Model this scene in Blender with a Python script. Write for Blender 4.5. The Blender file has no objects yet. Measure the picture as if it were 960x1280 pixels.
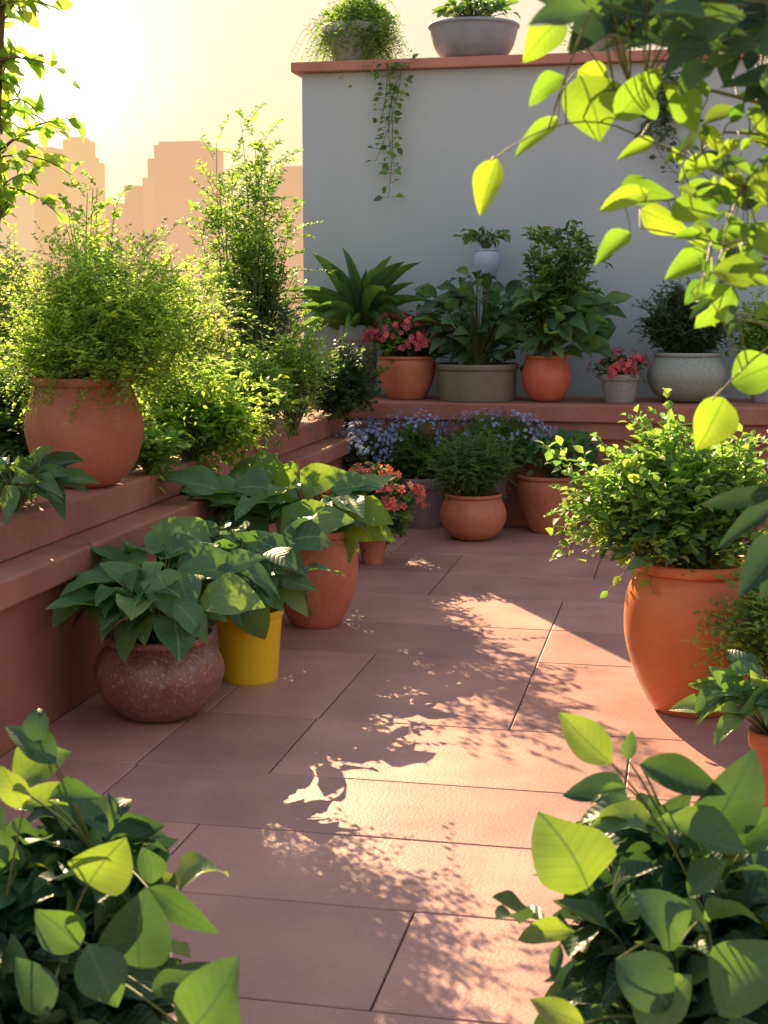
import bpy, math, random
import numpy as np
from mathutils import Vector, Matrix
D=bpy.data; SC=bpy.context.scene; COL=SC.collection
rng=np.random.default_rng(11)
U=lambda a,b:float(rng.uniform(a,b))
# ------------------------------------------------------------ camera
F=1800.;CX,CY=480.,640.;VPX,VPY=860.,375.;H=1.6
pit=math.atan((CY-VPY)/F);yaw=math.atan((VPX-CX)*math.cos(pit)/F)
st,ct,sp,cp=math.sin(yaw),math.cos(yaw),math.sin(pit),math.cos(pit)
FW=np.array([-st*cp,ct*cp,-sp]);RT=np.array([ct,st,0.]);UP=np.array([-st*sp,ct*sp,cp]);CAM=np.array([0,0,H])
def at(px,py,z=None,Y=None):
    d=FW+RT*(px-CX)/F+UP*(CY-py)/F
    k=(z-H)/d[2] if z is not None else Y/d[1]
    return CAM+d*k
def S(P): return float(np.dot(P-CAM,FW))/F
cam=D.cameras.new('camera');co=D.objects.new('camera',cam);COL.objects.link(co)
M=Matrix(((RT[0],UP[0],-FW[0],0),(RT[1],UP[1],-FW[1],0),(RT[2],UP[2],-FW[2],H),(0,0,0,1)))
co.matrix_world=M;cam.sensor_fit='VERTICAL';cam.sensor_height=24;cam.lens=24*F/1280
cam.clip_start=.05;cam.clip_end=3000
cam.dof.use_dof=True;cam.dof.focus_distance=6.0;cam.dof.aperture_fstop=5.0
SC.camera=co
SC.view_settings.view_transform='Standard';SC.view_settings.look='None';SC.view_settings.exposure=0
# ------------------------------------------------------------ light
az=math.radians(30);el=math.radians(27)
SD=Vector((-math.sin(az)*math.cos(el),math.cos(az)*math.cos(el),math.sin(el)))
sl=D.lights.new('sun','SUN');sl.energy=14.5;sl.color=(1,.72,.40);sl.angle=math.radians(.25)
so=D.objects.new('sun',sl);COL.objects.link(so);so.rotation_euler=(-SD).to_track_quat('-Z','Y').to_euler();so.location=(-8,14,9)
W=D.worlds.new('World');SC.world=W;W.use_nodes=True;nt=W.node_tree;nd=nt.nodes;lk=nt.links
def N_(t,tree=None,**k):
    n=(tree or nt).nodes.new(t)
    for a,b in k.items(): setattr(n,a,b)
    return n
bg=nd['Background']
tc=N_('ShaderNodeTexCoord');nm=N_('ShaderNodeVectorMath',operation='NORMALIZE');lk.new(tc.outputs['Generated'],nm.inputs[0])
gd=at(50,80,Y=10)-CAM;gd/=np.linalg.norm(gd)
dt=N_('ShaderNodeVectorMath',operation='DOT_PRODUCT');lk.new(nm.outputs[0],dt.inputs[0]);dt.inputs[1].default_value=tuple(gd)
sx=N_('ShaderNodeSeparateXYZ');lk.new(nm.outputs[0],sx.inputs[0])
def ramp(tree,stops,inp,interp='EASE'):
    r=tree.nodes.new('ShaderNodeValToRGB');r.color_ramp.interpolation=interp
    e=r.color_ramp.elements
    while len(e)<len(stops): e.new(.5)
    for q,(p_,c) in zip(e,stops): q.position=p_;q.color=(*c,1)
    tree.links.new(inp,r.inputs[0]);return r
front=ramp(nt,[(0,(.7,.42,.24)),(.02,(.95,.58,.30)),(.09,(.96,.69,.38)),(.16,(.95,.77,.50)),(.24,(.93,.82,.63)),(.5,(.76,.78,.76)),(1,(.58,.63,.72))],sx.outputs['Z'])
back=ramp(nt,[(0,(.38,.34,.34)),(.1,(.84,.72,.71)),(.4,(.76,.77,.84)),(1,(.58,.63,.78))],sx.outputs['Z'])
mr=N_('ShaderNodeMapRange');lk.new(dt.outputs['Value'],mr.inputs[0]);mr.inputs[1].default_value=.1;mr.inputs[2].default_value=.85
mx=N_('ShaderNodeMix',data_type='RGBA');lk.new(mr.outputs[0],mx.inputs[0]);lk.new(back.outputs[0],mx.inputs[6]);lk.new(front.outputs[0],mx.inputs[7])
def glow(pw,col,prev):
    m=N_('ShaderNodeMath',operation='MAXIMUM');lk.new(dt.outputs['Value'],m.inputs[0]);m.inputs[1].default_value=0
    q=N_('ShaderNodeMath',operation='POWER');lk.new(m.outputs[0],q.inputs[0]);q.inputs[1].default_value=pw
    s=N_('ShaderNodeVectorMath',operation='SCALE');s.inputs[0].default_value=col;lk.new(q.outputs[0],s.inputs[3])
    a=N_('ShaderNodeVectorMath',operation='ADD');lk.new(prev,a.inputs[0]);lk.new(s.outputs[0],a.inputs[1]);return a.outputs[0]
c=glow(60,(.20,.15,.05),mx.outputs[2]);c=glow(350,(.8,.75,.55),c);c=glow(3000,(5,4.8,4.2),c)
sky=N_('ShaderNodeTexSky',sky_type='NISHITA');sky.sun_disc=False;sky.sun_elevation=el;sky.sun_rotation=-az+2*math.pi
ss=N_('ShaderNodeVectorMath',operation='SCALE');lk.new(sky.outputs[0],ss.inputs[0]);ss.inputs[3].default_value=.012
aa=N_('ShaderNodeVectorMath',operation='ADD');lk.new(c,aa.inputs[0]);lk.new(ss.outputs[0],aa.inputs[1])
lk.new(aa.outputs[0],bg.inputs[0]);bg.inputs[1].default_value=1.0
# ------------------------------------------------------------ materials
def newmat(n):
    m=D.materials.new(n);m.use_nodes=True;return m,m.node_tree,m.node_tree.nodes['Principled BSDF'],m.node_tree.nodes['Material Output']
def rough_mat(n,c1,c2,rough=.7,scale=6,bump=.3,bs=60,speck=None,attr=False,spec=.4,fine=.5,streak=False,stain=False):
    m,t,b,o=newmat(n);tcn=N_('ShaderNodeTexCoord',t)
    a=N_('ShaderNodeTexNoise',t);a.inputs['Scale'].default_value=scale;a.inputs['Detail'].default_value=6;a.inputs['Roughness'].default_value=.6
    t.links.new(tcn.outputs['Object'],a.inputs['Vector'])
    r=ramp(t,[(.32,c1),(.68,c2)],a.outputs[0],'LINEAR');out=r.outputs[0]
    f=N_('ShaderNodeTexNoise',t);f.inputs['Scale'].default_value=bs;f.inputs['Detail'].default_value=4;t.links.new(tcn.outputs['Object'],f.inputs['Vector'])
    def mul(out,fac,src):
        x=N_('ShaderNodeMix',t,data_type='RGBA',blend_type='MULTIPLY');x.inputs[0].default_value=fac
        t.links.new(out,x.inputs[6]);t.links.new(src,x.inputs[7]);return x.outputs[2]
    if fine: r2=ramp(t,[(.3,(.6,.6,.6)),(.65,(1,1,1))],f.outputs[0],'LINEAR');out=mul(out,fine,r2.outputs[0])
    if streak or stain:
        mp=N_('ShaderNodeMapping',t);mp.inputs['Scale'].default_value=(1.2,1.2,.8) if streak else (1,1,1);t.links.new(tcn.outputs['Object'],mp.inputs[0])
        g_=N_('ShaderNodeTexNoise',t);g_.inputs['Scale'].default_value=1.1 if streak else 1.7;g_.inputs['Detail'].default_value=7;t.links.new(mp.outputs[0],g_.inputs['Vector'])
        r5=ramp(t,[(.35,(.93,.94,.95)) if streak else (.3,(.76,.74,.75)),(.62,(1.03,1.02,1.))],g_.outputs[0],'LINEAR');out=mul(out,1,r5.outputs[0])
    if attr:
        at_=N_('ShaderNodeAttribute',t,attribute_name='rnd');r3=ramp(t,[(0,(.80,.78,.82)),(1,(1.1,1.07,1.04))],at_.outputs['Fac'],'LINEAR');out=mul(out,1,r3.outputs[0])
    if speck:
        v=N_('ShaderNodeTexNoise',t);v.inputs['Scale'].default_value=75;v.inputs['Detail'].default_value=5;t.links.new(tcn.outputs['Object'],v.inputs['Vector'])
        r4=ramp(t,[(.55,(0,0,0)),(.68,(.8,.8,.8))],v.outputs[0],'LINEAR')
        x=N_('ShaderNodeMix',t,data_type='RGBA');t.links.new(r4.outputs[0],x.inputs[0]);t.links.new(out,x.inputs[6]);x.inputs[7].default_value=(*speck,1);out=x.outputs[2]
    t.links.new(out,b.inputs['Base Color'])
    rr=N_('ShaderNodeMapRange',t);t.links.new(a.outputs[0],rr.inputs[0]);rr.inputs[3].default_value=rough-.1;rr.inputs[4].default_value=rough+.1;t.links.new(rr.outputs[0],b.inputs['Roughness'])
    b.inputs['Specular IOR Level'].default_value=spec
    if bump:
        bp=N_('ShaderNodeBump',t);bp.inputs['Strength'].default_value=bump;bp.inputs['Distance'].default_value=.004
        t.links.new(f.outputs[0],bp.inputs['Height']);t.links.new(bp.outputs[0],b.inputs['Normal'])
    return m
def leaf_mat(n,c,tr,rough=.45,tf=.5,veins=False,spec=.45,lo_t=.25):
    m,t,b,o=newmat(n)
    a=N_('ShaderNodeAttribute',t,attribute_name='rnd')
    lo=tuple(x*.55 for x in c);hi=(c[0]*1.7,c[1]*1.4,c[2]*1.15)
    r=ramp(t,[(0,lo),(.5,c),(1,hi)],a.outputs['Fac'],'LINEAR');out=r.outputs[0]
    r2=ramp(t,[(0,(tr[0]*lo_t,tr[1]*lo_t*1.6,tr[2])),(.55,(tr[0]*(lo_t+.35),tr[1]*(lo_t+.5),tr[2])),(1,(tr[0]*1.15,tr[1]*1.1,tr[2]))],a.outputs['Fac'],'LINEAR');tout=r2.outputs[0]
    if veins:
        tcn=N_('ShaderNodeTexCoord',t)
        s=N_('ShaderNodeSeparateXYZ',t);t.links.new(tcn.outputs['UV'],s.inputs[0])
        def mth(op,a_,b_=None):
            q=N_('ShaderNodeMath',t,operation=op)
            for i,v in enumerate((a_,b_)):
                if v is None: continue
                if isinstance(v,(int,float)): q.inputs[i].default_value=v
                else: t.links.new(v,q.inputs[i])
            return q.outputs[0]
        dv=mth('ABSOLUTE',mth('SUBTRACT',s.outputs[1],.5))
        mid=mth('LESS_THAN',dv,.018)
        k=mth('FRACT',mth('MULTIPLY',mth('SUBTRACT',s.outputs[0],mth('MULTIPLY',dv,.6)),8.))
        kk=mth('ABSOLUTE',mth('SUBTRACT',k,.5))
        sv=mth('MULTIPLY',mth('LESS_THAN',kk,.06),.4)
        fac=mth('MULTIPLY',mth('MAXIMUM',mid,sv),.65)
        x=N_('ShaderNodeMix',t,data_type='RGBA');t.links.new(fac,x.inputs[0]);t.links.new(out,x.inputs[6]);x.inputs[7].default_value=(c[0]*3.2,c[1]*2.4,c[2]*2.2,1);out=x.outputs[2]
        y=N_('ShaderNodeMix',t,data_type='RGBA',blend_type='MULTIPLY');t.links.new(fac,y.inputs[0]);t.links.new(tout,y.inputs[6]);y.inputs[7].default_value=(.25,.35,.3,1);tout=y.outputs[2]
        bp=N_('ShaderNodeBump',t);bp.inputs['Strength'].default_value=.4;bp.inputs['Distance'].default_value=.004
        t.links.new(mth('POWER',kk,.5),bp.inputs['Height']);t.links.new(bp.outputs[0],b.inputs['Normal'])
        nz=N_('ShaderNodeTexNoise',t);nz.inputs['Scale'].default_value=9;nz.inputs['Detail'].default_value=2;t.links.new(tcn.outputs['Object'],nz.inputs['Vector'])
        r3=ramp(t,[(.3,(.7,.78,.75)),(.7,(1.15,1.1,1.))],nz.outputs[0],'LINEAR')
        def mm(q):
            x2=N_('ShaderNodeMix',t,data_type='RGBA',blend_type='MULTIPLY');x2.inputs[0].default_value=1;t.links.new(q,x2.inputs[6]);t.links.new(r3.outputs[0],x2.inputs[7]);return x2.outputs[2]
        out=mm(out);tout=mm(tout)
    t.links.new(out,b.inputs['Base Color']);b.inputs['Roughness'].default_value=rough;b.inputs['Specular IOR Level'].default_value=spec
    ts=N_('ShaderNodeBsdfTranslucent',t);t.links.new(tout,ts.inputs[0])
    ms=N_('ShaderNodeMixShader',t);ms.inputs[0].default_value=tf
    t.links.new(b.outputs[0],ms.inputs[1]);t.links.new(ts.outputs[0],ms.inputs[2]);t.links.new(ms.outputs[0],o.inputs[0]);return m
MT=dict(
 slab=rough_mat('pink_terracotta_paving',(.43,.215,.195),(.53,.285,.24),.46,3.5,.35,90,attr=True,spec=.5,fine=.35,stain=True),
 grout=rough_mat('dark_grout',(.05,.03,.03),(.09,.05,.045),.9),
 plaster=rough_mat('terracotta_render',(.34,.125,.09),(.42,.165,.12),.75,2.5,.3,50,fine=.3,stain=True),
 cap=rough_mat('terracotta_coping',(.36,.15,.11),(.43,.195,.145),.75,3,.25,70,fine=.35,stain=True,spec=.15),
 wall=rough_mat('blue_grey_plaster',(.39,.47,.51),(.43,.51,.545),.85,.9,.06,30,fine=.05,streak=True),
 wallcap=rough_mat('wall_coping',(.42,.18,.14),(.50,.24,.18),.7,4,.2,60,fine=.2),
 soil=rough_mat('dark_soil',(.03,.02,.012),(.07,.045,.03),.95,20,1,60,spec=.1),
 clay=rough_mat('terracotta_clay',(.48,.155,.075),(.58,.21,.11),.6,5,.15,40,fine=.25,stain=True),
 brown=rough_mat('brown_red_clay',(.40,.13,.07),(.50,.175,.10),.65,5,.15,40,fine=.25,stain=True),
 orange=rough_mat('orange_clay',(.58,.15,.05),(.67,.20,.07),.5,4,.12,40,fine=.2),
 red=rough_mat('red_clay',(.56,.13,.06),(.62,.17,.08),.45,5,.1,40,fine=.2),
 rust=rough_mat('speckled_rust_glaze',(.20,.075,.06),(.30,.12,.09),.34,9,.5,50,speck=(.38,.28,.26),spec=.6),
 yellow=rough_mat('yellow_glaze',(.80,.52,.01),(.86,.58,.02),.4,4,.05,30,fine=.1),
 olive=rough_mat('olive_stone',(.16,.14,.10),(.21,.19,.14),.7,8,.3,fine=.3),
 greypot=rough_mat('grey_stone',(.25,.26,.25),(.33,.33,.31),.7,9,.4,speck=(.44,.43,.40)),
 bluepot=rough_mat('blue_grey_pot',(.22,.26,.31),(.29,.33,.38),.55,8,.15,fine=.2),
 palevase=rough_mat('pale_blue_glaze',(.36,.43,.58),(.43,.51,.64),.35,6,.05,fine=.1),
 cream=rough_mat('sage_grey_pot',(.25,.30,.26),(.33,.37,.31),.6,8,.3,speck=(.42,.43,.38)),
 mauve=rough_mat('mauve_grey_pot',(.24,.18,.19),(.31,.23,.24),.65,8,.2,fine=.3),
 stem=rough_mat('green_stem',(.08,.11,.03),(.13,.16,.05),.6,bump=0,fine=0),
 bark=rough_mat('brown_bark',(.09,.06,.035),(.17,.11,.07),.85,12,.8),
 lf_bright=leaf_mat('bright_leaf',(.14,.25,.045),(.66,.82,.09),.55,.6,lo_t=.45),
 lf_fresh=leaf_mat('fresh_leaf',(.11,.22,.045),(.52,.72,.08),.5,.52,lo_t=.4),
 lf_mid=leaf_mat('mid_green_leaf',(.08,.165,.045),(.38,.58,.07),.5,.5),
 lf_dark=leaf_mat('dark_green_leaf',(.04,.09,.04),(.18,.32,.06),.5,.4),
 lf_grey=leaf_mat('grey_green_leaf',(.08,.13,.08),(.22,.36,.14),.55,.38),
 big_mid=leaf_mat('broad_green_leaf',(.08,.19,.08),(.34,.52,.05),.42,.42,True),
 big_dark=leaf_mat('broad_dark_leaf',(.06,.14,.07),(.22,.38,.05),.4,.36,True),  # a darker leaf green
 big_lime=leaf_mat('lime_leaf',(.11,.23,.035),(.37,.57,.035),.42,.58,True,lo_t=.35),
 big_fg=leaf_mat('foreground_shade_mix_leaf',(.04,.115,.065),(.38,.56,.04),.42,.36,True,lo_t=.08,spec=.35),  # dark end of the leaf tint stands in for leaves out of the sun
 pink=leaf_mat('pink_petal',(.66,.10,.16),(.6,.14,.16),.6,.35),
 coral=leaf_mat('coral_petal',(.78,.17,.12),(.7,.22,.12),.6,.35),
 blue=leaf_mat('lilac_petal',(.30,.37,.66),(.3,.35,.55),.6,.35),
)
def haze(n,c,e):  # emission colour stands in for the air haze in front of the city
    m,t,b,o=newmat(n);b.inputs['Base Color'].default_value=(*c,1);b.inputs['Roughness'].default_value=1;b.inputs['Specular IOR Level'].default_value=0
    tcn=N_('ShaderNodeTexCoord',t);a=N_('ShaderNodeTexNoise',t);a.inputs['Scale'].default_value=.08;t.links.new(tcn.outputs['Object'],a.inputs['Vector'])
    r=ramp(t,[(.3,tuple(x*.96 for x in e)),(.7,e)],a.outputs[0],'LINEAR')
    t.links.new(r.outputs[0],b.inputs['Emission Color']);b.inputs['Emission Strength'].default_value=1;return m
MT['hz1']=haze('haze_glow_concrete_near_sun',(.05,.04,.03),(.90,.58,.28))
MT['hz1b']=haze('haze_glow_concrete_side',(.05,.04,.03),(.86,.54,.26))
MT['hz2']=haze('haze_glow_concrete',(.05,.04,.03),(.80,.47,.27))
MT['hz2b']=haze('haze_glow_concrete_step',(.05,.04,.03),(.83,.50,.28))
MT['hz3']=haze('haze_glow_concrete_distant',(.05,.04,.03),(.91,.61,.34))
MT['hzg']=haze('haze_glow_ground',(.2,.15,.1),(.58,.36,.21))
# ------------------------------------------------------------ mesh helpers
def wloc(o):
    v=Vector((0,0,0))
    while o is not None: v+=o.location;o=o.parent
    return v
class MB:
    def __init__(s): s.V=[];s.F=[];s.n=0;s.R=[];s.UV=[]
    def add(s,v,f,uv=None,r=None):
        v=np.asarray(v,float).reshape(-1,3)
        s.V.append(v)
        if isinstance(f,np.ndarray): s.F+= (f+s.n).tolist()
        else: s.F+=[[i+s.n for i in q] for q in f]
        s.UV.append(np.zeros((len(v),2)) if uv is None else uv)
        s.R.append(np.full(len(v),.5) if r is None else r);s.n+=len(v)
    def build(s,name,mat,parent=None,smooth=True,bevel=0):
        V=np.concatenate(s.V)
        if parent is not None: V=V-np.array(wloc(parent))
        me=D.meshes.new(name);me.from_pydata(V.tolist(),[],s.F)
        uv=np.concatenate(s.UV);li=np.empty(len(me.loops),dtype=np.int32);me.loops.foreach_get('vertex_index',li)
        ul=me.uv_layers.new(name='UVMap');ul.data.foreach_set('uv',uv[li].ravel().astype(np.float32))
        at_=me.attributes.new('rnd','FLOAT','POINT');at_.data.foreach_set('value',np.concatenate(s.R).astype(np.float32))
        me.polygons.foreach_set('use_smooth',np.full(len(me.polygons),smooth))
        me.update();me.materials.append(mat)
        o=D.objects.new(name,me);COL.objects.link(o)
        if parent is not None: o.parent=parent
        if bevel:
            b=o.modifiers.new('bevel','BEVEL');b.width=bevel;b.segments=3;b.limit_method='ANGLE'
        return o
def box(mb,x0,x1,y0,y1,z0,z1,r=.5):
    v=[(x0,y0,z0),(x1,y0,z0),(x1,y1,z0),(x0,y1,z0),(x0,y0,z1),(x1,y0,z1),(x1,y1,z1),(x0,y1,z1)]
    mb.add(v,[(0,3,2,1),(4,5,6,7),(0,1,5,4),(1,2,6,5),(2,3,7,6),(3,0,4,7)],r=np.full(8,r))
def tag(o,label=None,cat=None,group=None,kind=None):
    if label:o['label']=label
    if cat:o['category']=cat
    if group:o['group']=group
    if kind:o['kind']=kind
    return o
def thing(name,label,cat,loc,group=None):
    o=D.objects.new(name,None);COL.objects.link(o);o.location=tuple(loc);o.empty_display_size=.1;return tag(o,label,cat,group)
def tube(mb,pts,r0,r1,k=5):
    pts=np.asarray(pts);n=len(pts);tg=np.gradient(pts,axis=0);tg/=np.linalg.norm(tg,axis=1)[:,None]+1e-9
    ref=np.array([.31,.2,.93]) if abs(tg[0][2])<.85 else np.array([.9,.3,.1])
    a=np.cross(tg,ref);a/=np.linalg.norm(a,axis=1)[:,None]+1e-9;b=np.cross(tg,a)
    an=np.arange(k)*2*math.pi/k;rr=np.linspace(r0,r1,n)[:,None,None]
    V=pts[:,None]+rr*(np.cos(an)[None,:,None]*a[:,None]+np.sin(an)[None,:,None]*b[:,None])
    i=np.arange(n-1)[:,None]*k;j=np.arange(k)[None];j2=(j+1)%k
    f=np.stack([i+j,i+j2,i+k+j2,i+k+j],-1).reshape(-1,4);mb.add(V,f)
def bez(a,b,c,n):
    t=np.linspace(0,1,n)[:,None];return (1-t)**2*a+2*t*(1-t)*b+t*t*c
def runit(n=1):
    v=rng.normal(size=(n,3));return v/np.linalg.norm(v,axis=1)[:,None]
class T_:
    def __init__(s,v,f,uv): s.v=np.array(v,float);s.f=np.array(f);s.uv=np.array(uv,float)
def template(nl,nw,prof,bend=.6,fold=.2,wave=.0,twist=0.):
    t=np.linspace(0,1,nl+1);v=np.linspace(-1,1,nw+1)
    ang=-bend*(t**1.2)+bend*.25;dx=np.cos(ang);dz=np.sin(ang)
    x=np.concatenate([[0],np.cumsum((dx[1:]+dx[:-1])/2/nl)]);z=np.concatenate([[0],np.cumsum((dz[1:]+dz[:-1])/2/nl)])
    V=[];uv=[]
    for i in range(nl+1):
        w=max(prof(t[i]),.012);sw=.12*twist*math.sin(t[i]*2.6)
        for q in v:
            y=.5*w*q;zz=fold*abs(q)**1.3*w*.5+wave*math.sin(t[i]*11+q*2)*q*q*w
            ta=twist*t[i];V.append((x[i],y*math.cos(ta)-zz*math.sin(ta)+sw,z[i]+zz*math.cos(ta)+y*math.sin(ta)));uv.append((t[i],.5+.5*q*w))
    k=nw+1;f=[(i*k+j,(i+1)*k+j,(i+1)*k+j+1,i*k+j+1) for i in range(nl) for j in range(nw)]
    return T_(V,f,uv)
ovate=lambda t:(math.sin(math.pi*min(1,t)**.72)**.9 if 0<t<1 else 0)
obov=lambda t:(math.sin(math.pi*t**.86)**.9 if 0<t<1 else 0)
lance=lambda t:(math.sin(math.pi*t**.8)**1.15 if 0<t<1 else 0)
heart=lambda t:(max(0,math.sin(math.pi*t**.5))**.8 if 0<t<1 else 0)
strap=lambda t:(min(1,.35+t*2.2)*max(0,1-t**3.2)**.8)
KITE=T_([(0,0,0),(.42,-.5,.06),(1,0,-.08),(.42,.5,.06)],[(0,1,2,3)],[(0,.5),(.42,0),(1,.5),(.42,1)])
SM=template(3,2,ovate,.6,.25)
OV=[template(9,4,ovate,b,fo,w,tw) for b,fo,w,tw in ((.5,.3,.02,.3),(1.0,.25,.04,-.4),(.2,.4,.03,.2),(1.5,.2,.05,.5))]
BR=[template(10,6,ovate,b,fo,w,tw) for b,fo,w,tw in ((.6,.14,.03,.15),(1.0,.1,.04,-.2),(.4,.18,.04,.1),(1.3,.1,.05,.2))]
FG=[template(10,4,obov,b,fo,w,tw) for b,fo,w,tw in ((.6,.3,.03,.4),(1.1,.2,.05,-.5),(-.3,.4,.03,.3),(1.6,.25,.04,.3),(.8,.5,.02,-.6))]
LN=[template(9,4,lance,b,fo,w,tw) for b,fo,w,tw in ((.6,.3,.03,.4),(1.1,.25,.04,-.5),(.2,.4,.02,.3))]
HE=[template(10,6,heart,b,fo,w,tw) for b,fo,w,tw in ((.5,.18,.05,.15),(1.1,.12,.07,-.2),(.3,.2,.05,.2),(1.4,.12,.06,0))]
ST=[template(12,2,strap,b,.35) for b in (.5,.9,1.4,1.9)]
fv=[];ff=[]
for k in range(5):
    a=k*2*math.pi/5
    for (r_,da) in ((.08,0),(.7,-.5),(1,0),(.7,.5)): fv.append((r_*math.cos(a+da),r_*math.sin(a+da),.25*r_*r_))
    ff.append((k*4,k*4+1,k*4+2,k*4+3))
FLO=T_(fv,ff,[(0,0)]*20)
def leaves(mb,P,Dr,Nn,L,Wr,T,R=None):
    P=np.atleast_2d(P);Dr=np.atleast_2d(Dr);Nn=np.atleast_2d(Nn);n=len(P)
    L=np.broadcast_to(np.asarray(L,float),(n,));Wr=np.broadcast_to(np.asarray(Wr,float),(n,))
    if R is None:R=rng.uniform(0,1,n)
    if isinstance(T,list):
        ix=rng.integers(0,len(T),n)
        for k,q in enumerate(T):
            s=ix==k
            if s.any(): leaves(mb,P[s],Dr[s],Nn[s],L[s],Wr[s],q,R[s])
        return
    x=Dr/(np.linalg.norm(Dr,axis=1)[:,None]+1e-9);z=Nn-(Nn*x).sum(1)[:,None]*x;z/=np.linalg.norm(z,axis=1)[:,None]+1e-9
    y=np.cross(z,x);tv=T.v
    V=P[:,None]+L[:,None,None]*(tv[None,:,0,None]*x[:,None]+tv[None,:,1,None]*(Wr[:,None]*y)[:,None]+tv[None,:,2,None]*z[:,None])
    nv=len(tv);f=(T.f[None]+(np.arange(n)*nv)[:,None,None]).reshape(-1,T.f.shape[1])
    mb.add(V,f,np.tile(T.uv,(n,1)),np.repeat(R,nv))
UPV=np.array([0,0,1.])
def shrub(parent,base,cen,rad,nb,nt_,nl,L,Wr,mat,T=KITE,tw=.2,spread=.9,shell=(.5,1.),low=-.3,stemr=.006,stemmat='stem',up=.35,pin=.8,droop=.2,name='foliage',tmin=.3,extra=(),xT=None,rpow=1.):
    mf=MB();ms=MB();base=np.asarray(base,float);cen=np.asarray(cen,float);rad=np.asarray(rad,float);hubs=[]
    for i in range(nb):
        d=runit()[0]
        if d[2]<low:d[2]=-d[2]
        end=cen+rad*d*U(*shell);ln=np.linalg.norm(end-base)
        b0=base+np.array([U(-1,1),U(-1,1),0])*stemr*5
        mid=b0+(end-b0)*.45+UPV*up*ln*.4+runit()[0]*ln*.06
        path=bez(b0,mid,end,9);tube(ms,path,stemr,stemr*.3,4);hubs.append(path[4:])
        u=np.sort(rng.uniform(tmin,1,nt_));u[-1]=1;k=u*8;i0=np.minimum(k.astype(int),7);fr=(k-i0)[:,None]
        p=path[i0]*(1-fr)+path[i0+1]*fr;tan=path[i0+1]-path[i0];tan/=np.linalg.norm(tan,axis=1)[:,None]
        td=tan*.6+runit(nt_)*spread+UPV*.2;td/=np.linalg.norm(td,axis=1)[:,None];tl=tw*rng.uniform(.5,1.2,nt_)
        s=np.linspace(.12,1,nl)
        q=p[:,None]+td[:,None]*(tl[:,None]*s)[...,None];q[...,2]-=droop*tl[:,None]*s**2
        side=np.cross(td,UPV+runit(nt_)*.3);side/=np.linalg.norm(side,axis=1)[:,None]
        sg=np.where(np.arange(nl)%2==0,1.,-1.)
        ld=td[:,None]*.6+side[:,None]*(sg*pin)[None,:,None]+rng.normal(size=(nt_,nl,3))*.25
        nn=UPV+rng.normal(size=(nt_,nl,3))*.45
        R=np.clip(np.repeat(rng.uniform(.1,.9,nt_),nl)+rng.normal(size=nt_*nl)*.15,0,1)**rpow
        leaves(mf,q.reshape(-1,3),ld.reshape(-1,3),nn.reshape(-1,3),L*rng.uniform(.6,1.25,nt_*nl),Wr,T,R)
        for j in range(nt_):
            tube(ms,q[j][sorted({0,nl//2,nl-1})] if nl>1 else np.array([p[j],q[j][0]]),stemr*.35,stemr*.15,3)
    hubs=np.vstack(hubs)
    for (x0,y0,x1,y1,Y,wr,tl_) in extra:
        a=imgleaf(mf,ms,None,x0,y0,x1,y1,Y,wr,tl_,xT or T,stemr,R=U(.15,1))
        hb=hubs[np.argmin(((hubs-a)**2).sum(1))];tube(ms,bez(hb,(hb+a)/2+UPV*.02,a,6),.0028,.0016,5)
    ms.build('stems',MT[stemmat],parent);return mf.build(name,MT[mat],parent)
def bigleaf(parent,base,cen,rad,n,L,Wr,mat,TT,low=-.1,shell=(.35,1),stemr=.005,flat=.5,extra=(),stemmat='stem',name='foliage'):
    mf=MB();ms=MB();base=np.asarray(base,float);cen=np.asarray(cen,float);rad=np.asarray(rad,float)
    for i in range(n):
        d=runit()[0]
        if d[2]<low:d[2]=abs(d[2])
        end=cen+rad*d*U(*shell)
        mid=base+(end-base)*.5+UPV*.25*np.linalg.norm(end-base)
        pt=bez(base+runit()[0]*stemr*3,mid,end,7);tube(ms,pt,stemr,stemr*.5,4)
        out=end-np.array([base[0],base[1],end[2]]);out/=np.linalg.norm(out)+1e-6
        dr=out*1.+UPV*U(-.55,.45)+runit()[0]*.35
        nn=UPV*flat+out*.25+runit()[0]*.35+np.array([0,-.35,0])
        leaves(mf,end,dr,nn,L*U(.6,1.15),Wr*U(.85,1.1),TT[int(rng.integers(len(TT)))])
    for (x0,y0,x1,y1,Y,wr,tl) in extra: imgleaf(mf,ms,base,x0,y0,x1,y1,Y,wr,tl,TT,stemr,R=U(.5,1))
    ms.build('stems',MT[stemmat],parent);return mf.build(name,MT[mat],parent)
def imgleaf(mf,ms,root,x0,y0,x1,y1,Y,wr,tl,TT,stemr,R=None):
    a=at(x0,y0,Y=Y);b=at(x1,y1,Y=Y-U(-.2,.5)*math.hypot(x1-x0,y1-y0)*S(a))
    vd=CAM-a;vd/=np.linalg.norm(vd)
    nn=vd*(1-tl)+UPV*tl+runit()[0]*.3
    leaves(mf,a,b-a,nn,np.linalg.norm(b-a)*1.05,wr,TT[int(rng.integers(len(TT)))],R=None if R is None else np.array([R]))
    if root is not None:
        mid=root+(a-root)*.55+UPV*.2*np.linalg.norm(a-root);tube(ms,bez(root,mid,a,8),stemr,stemr*.5,4)
    return a
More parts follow.
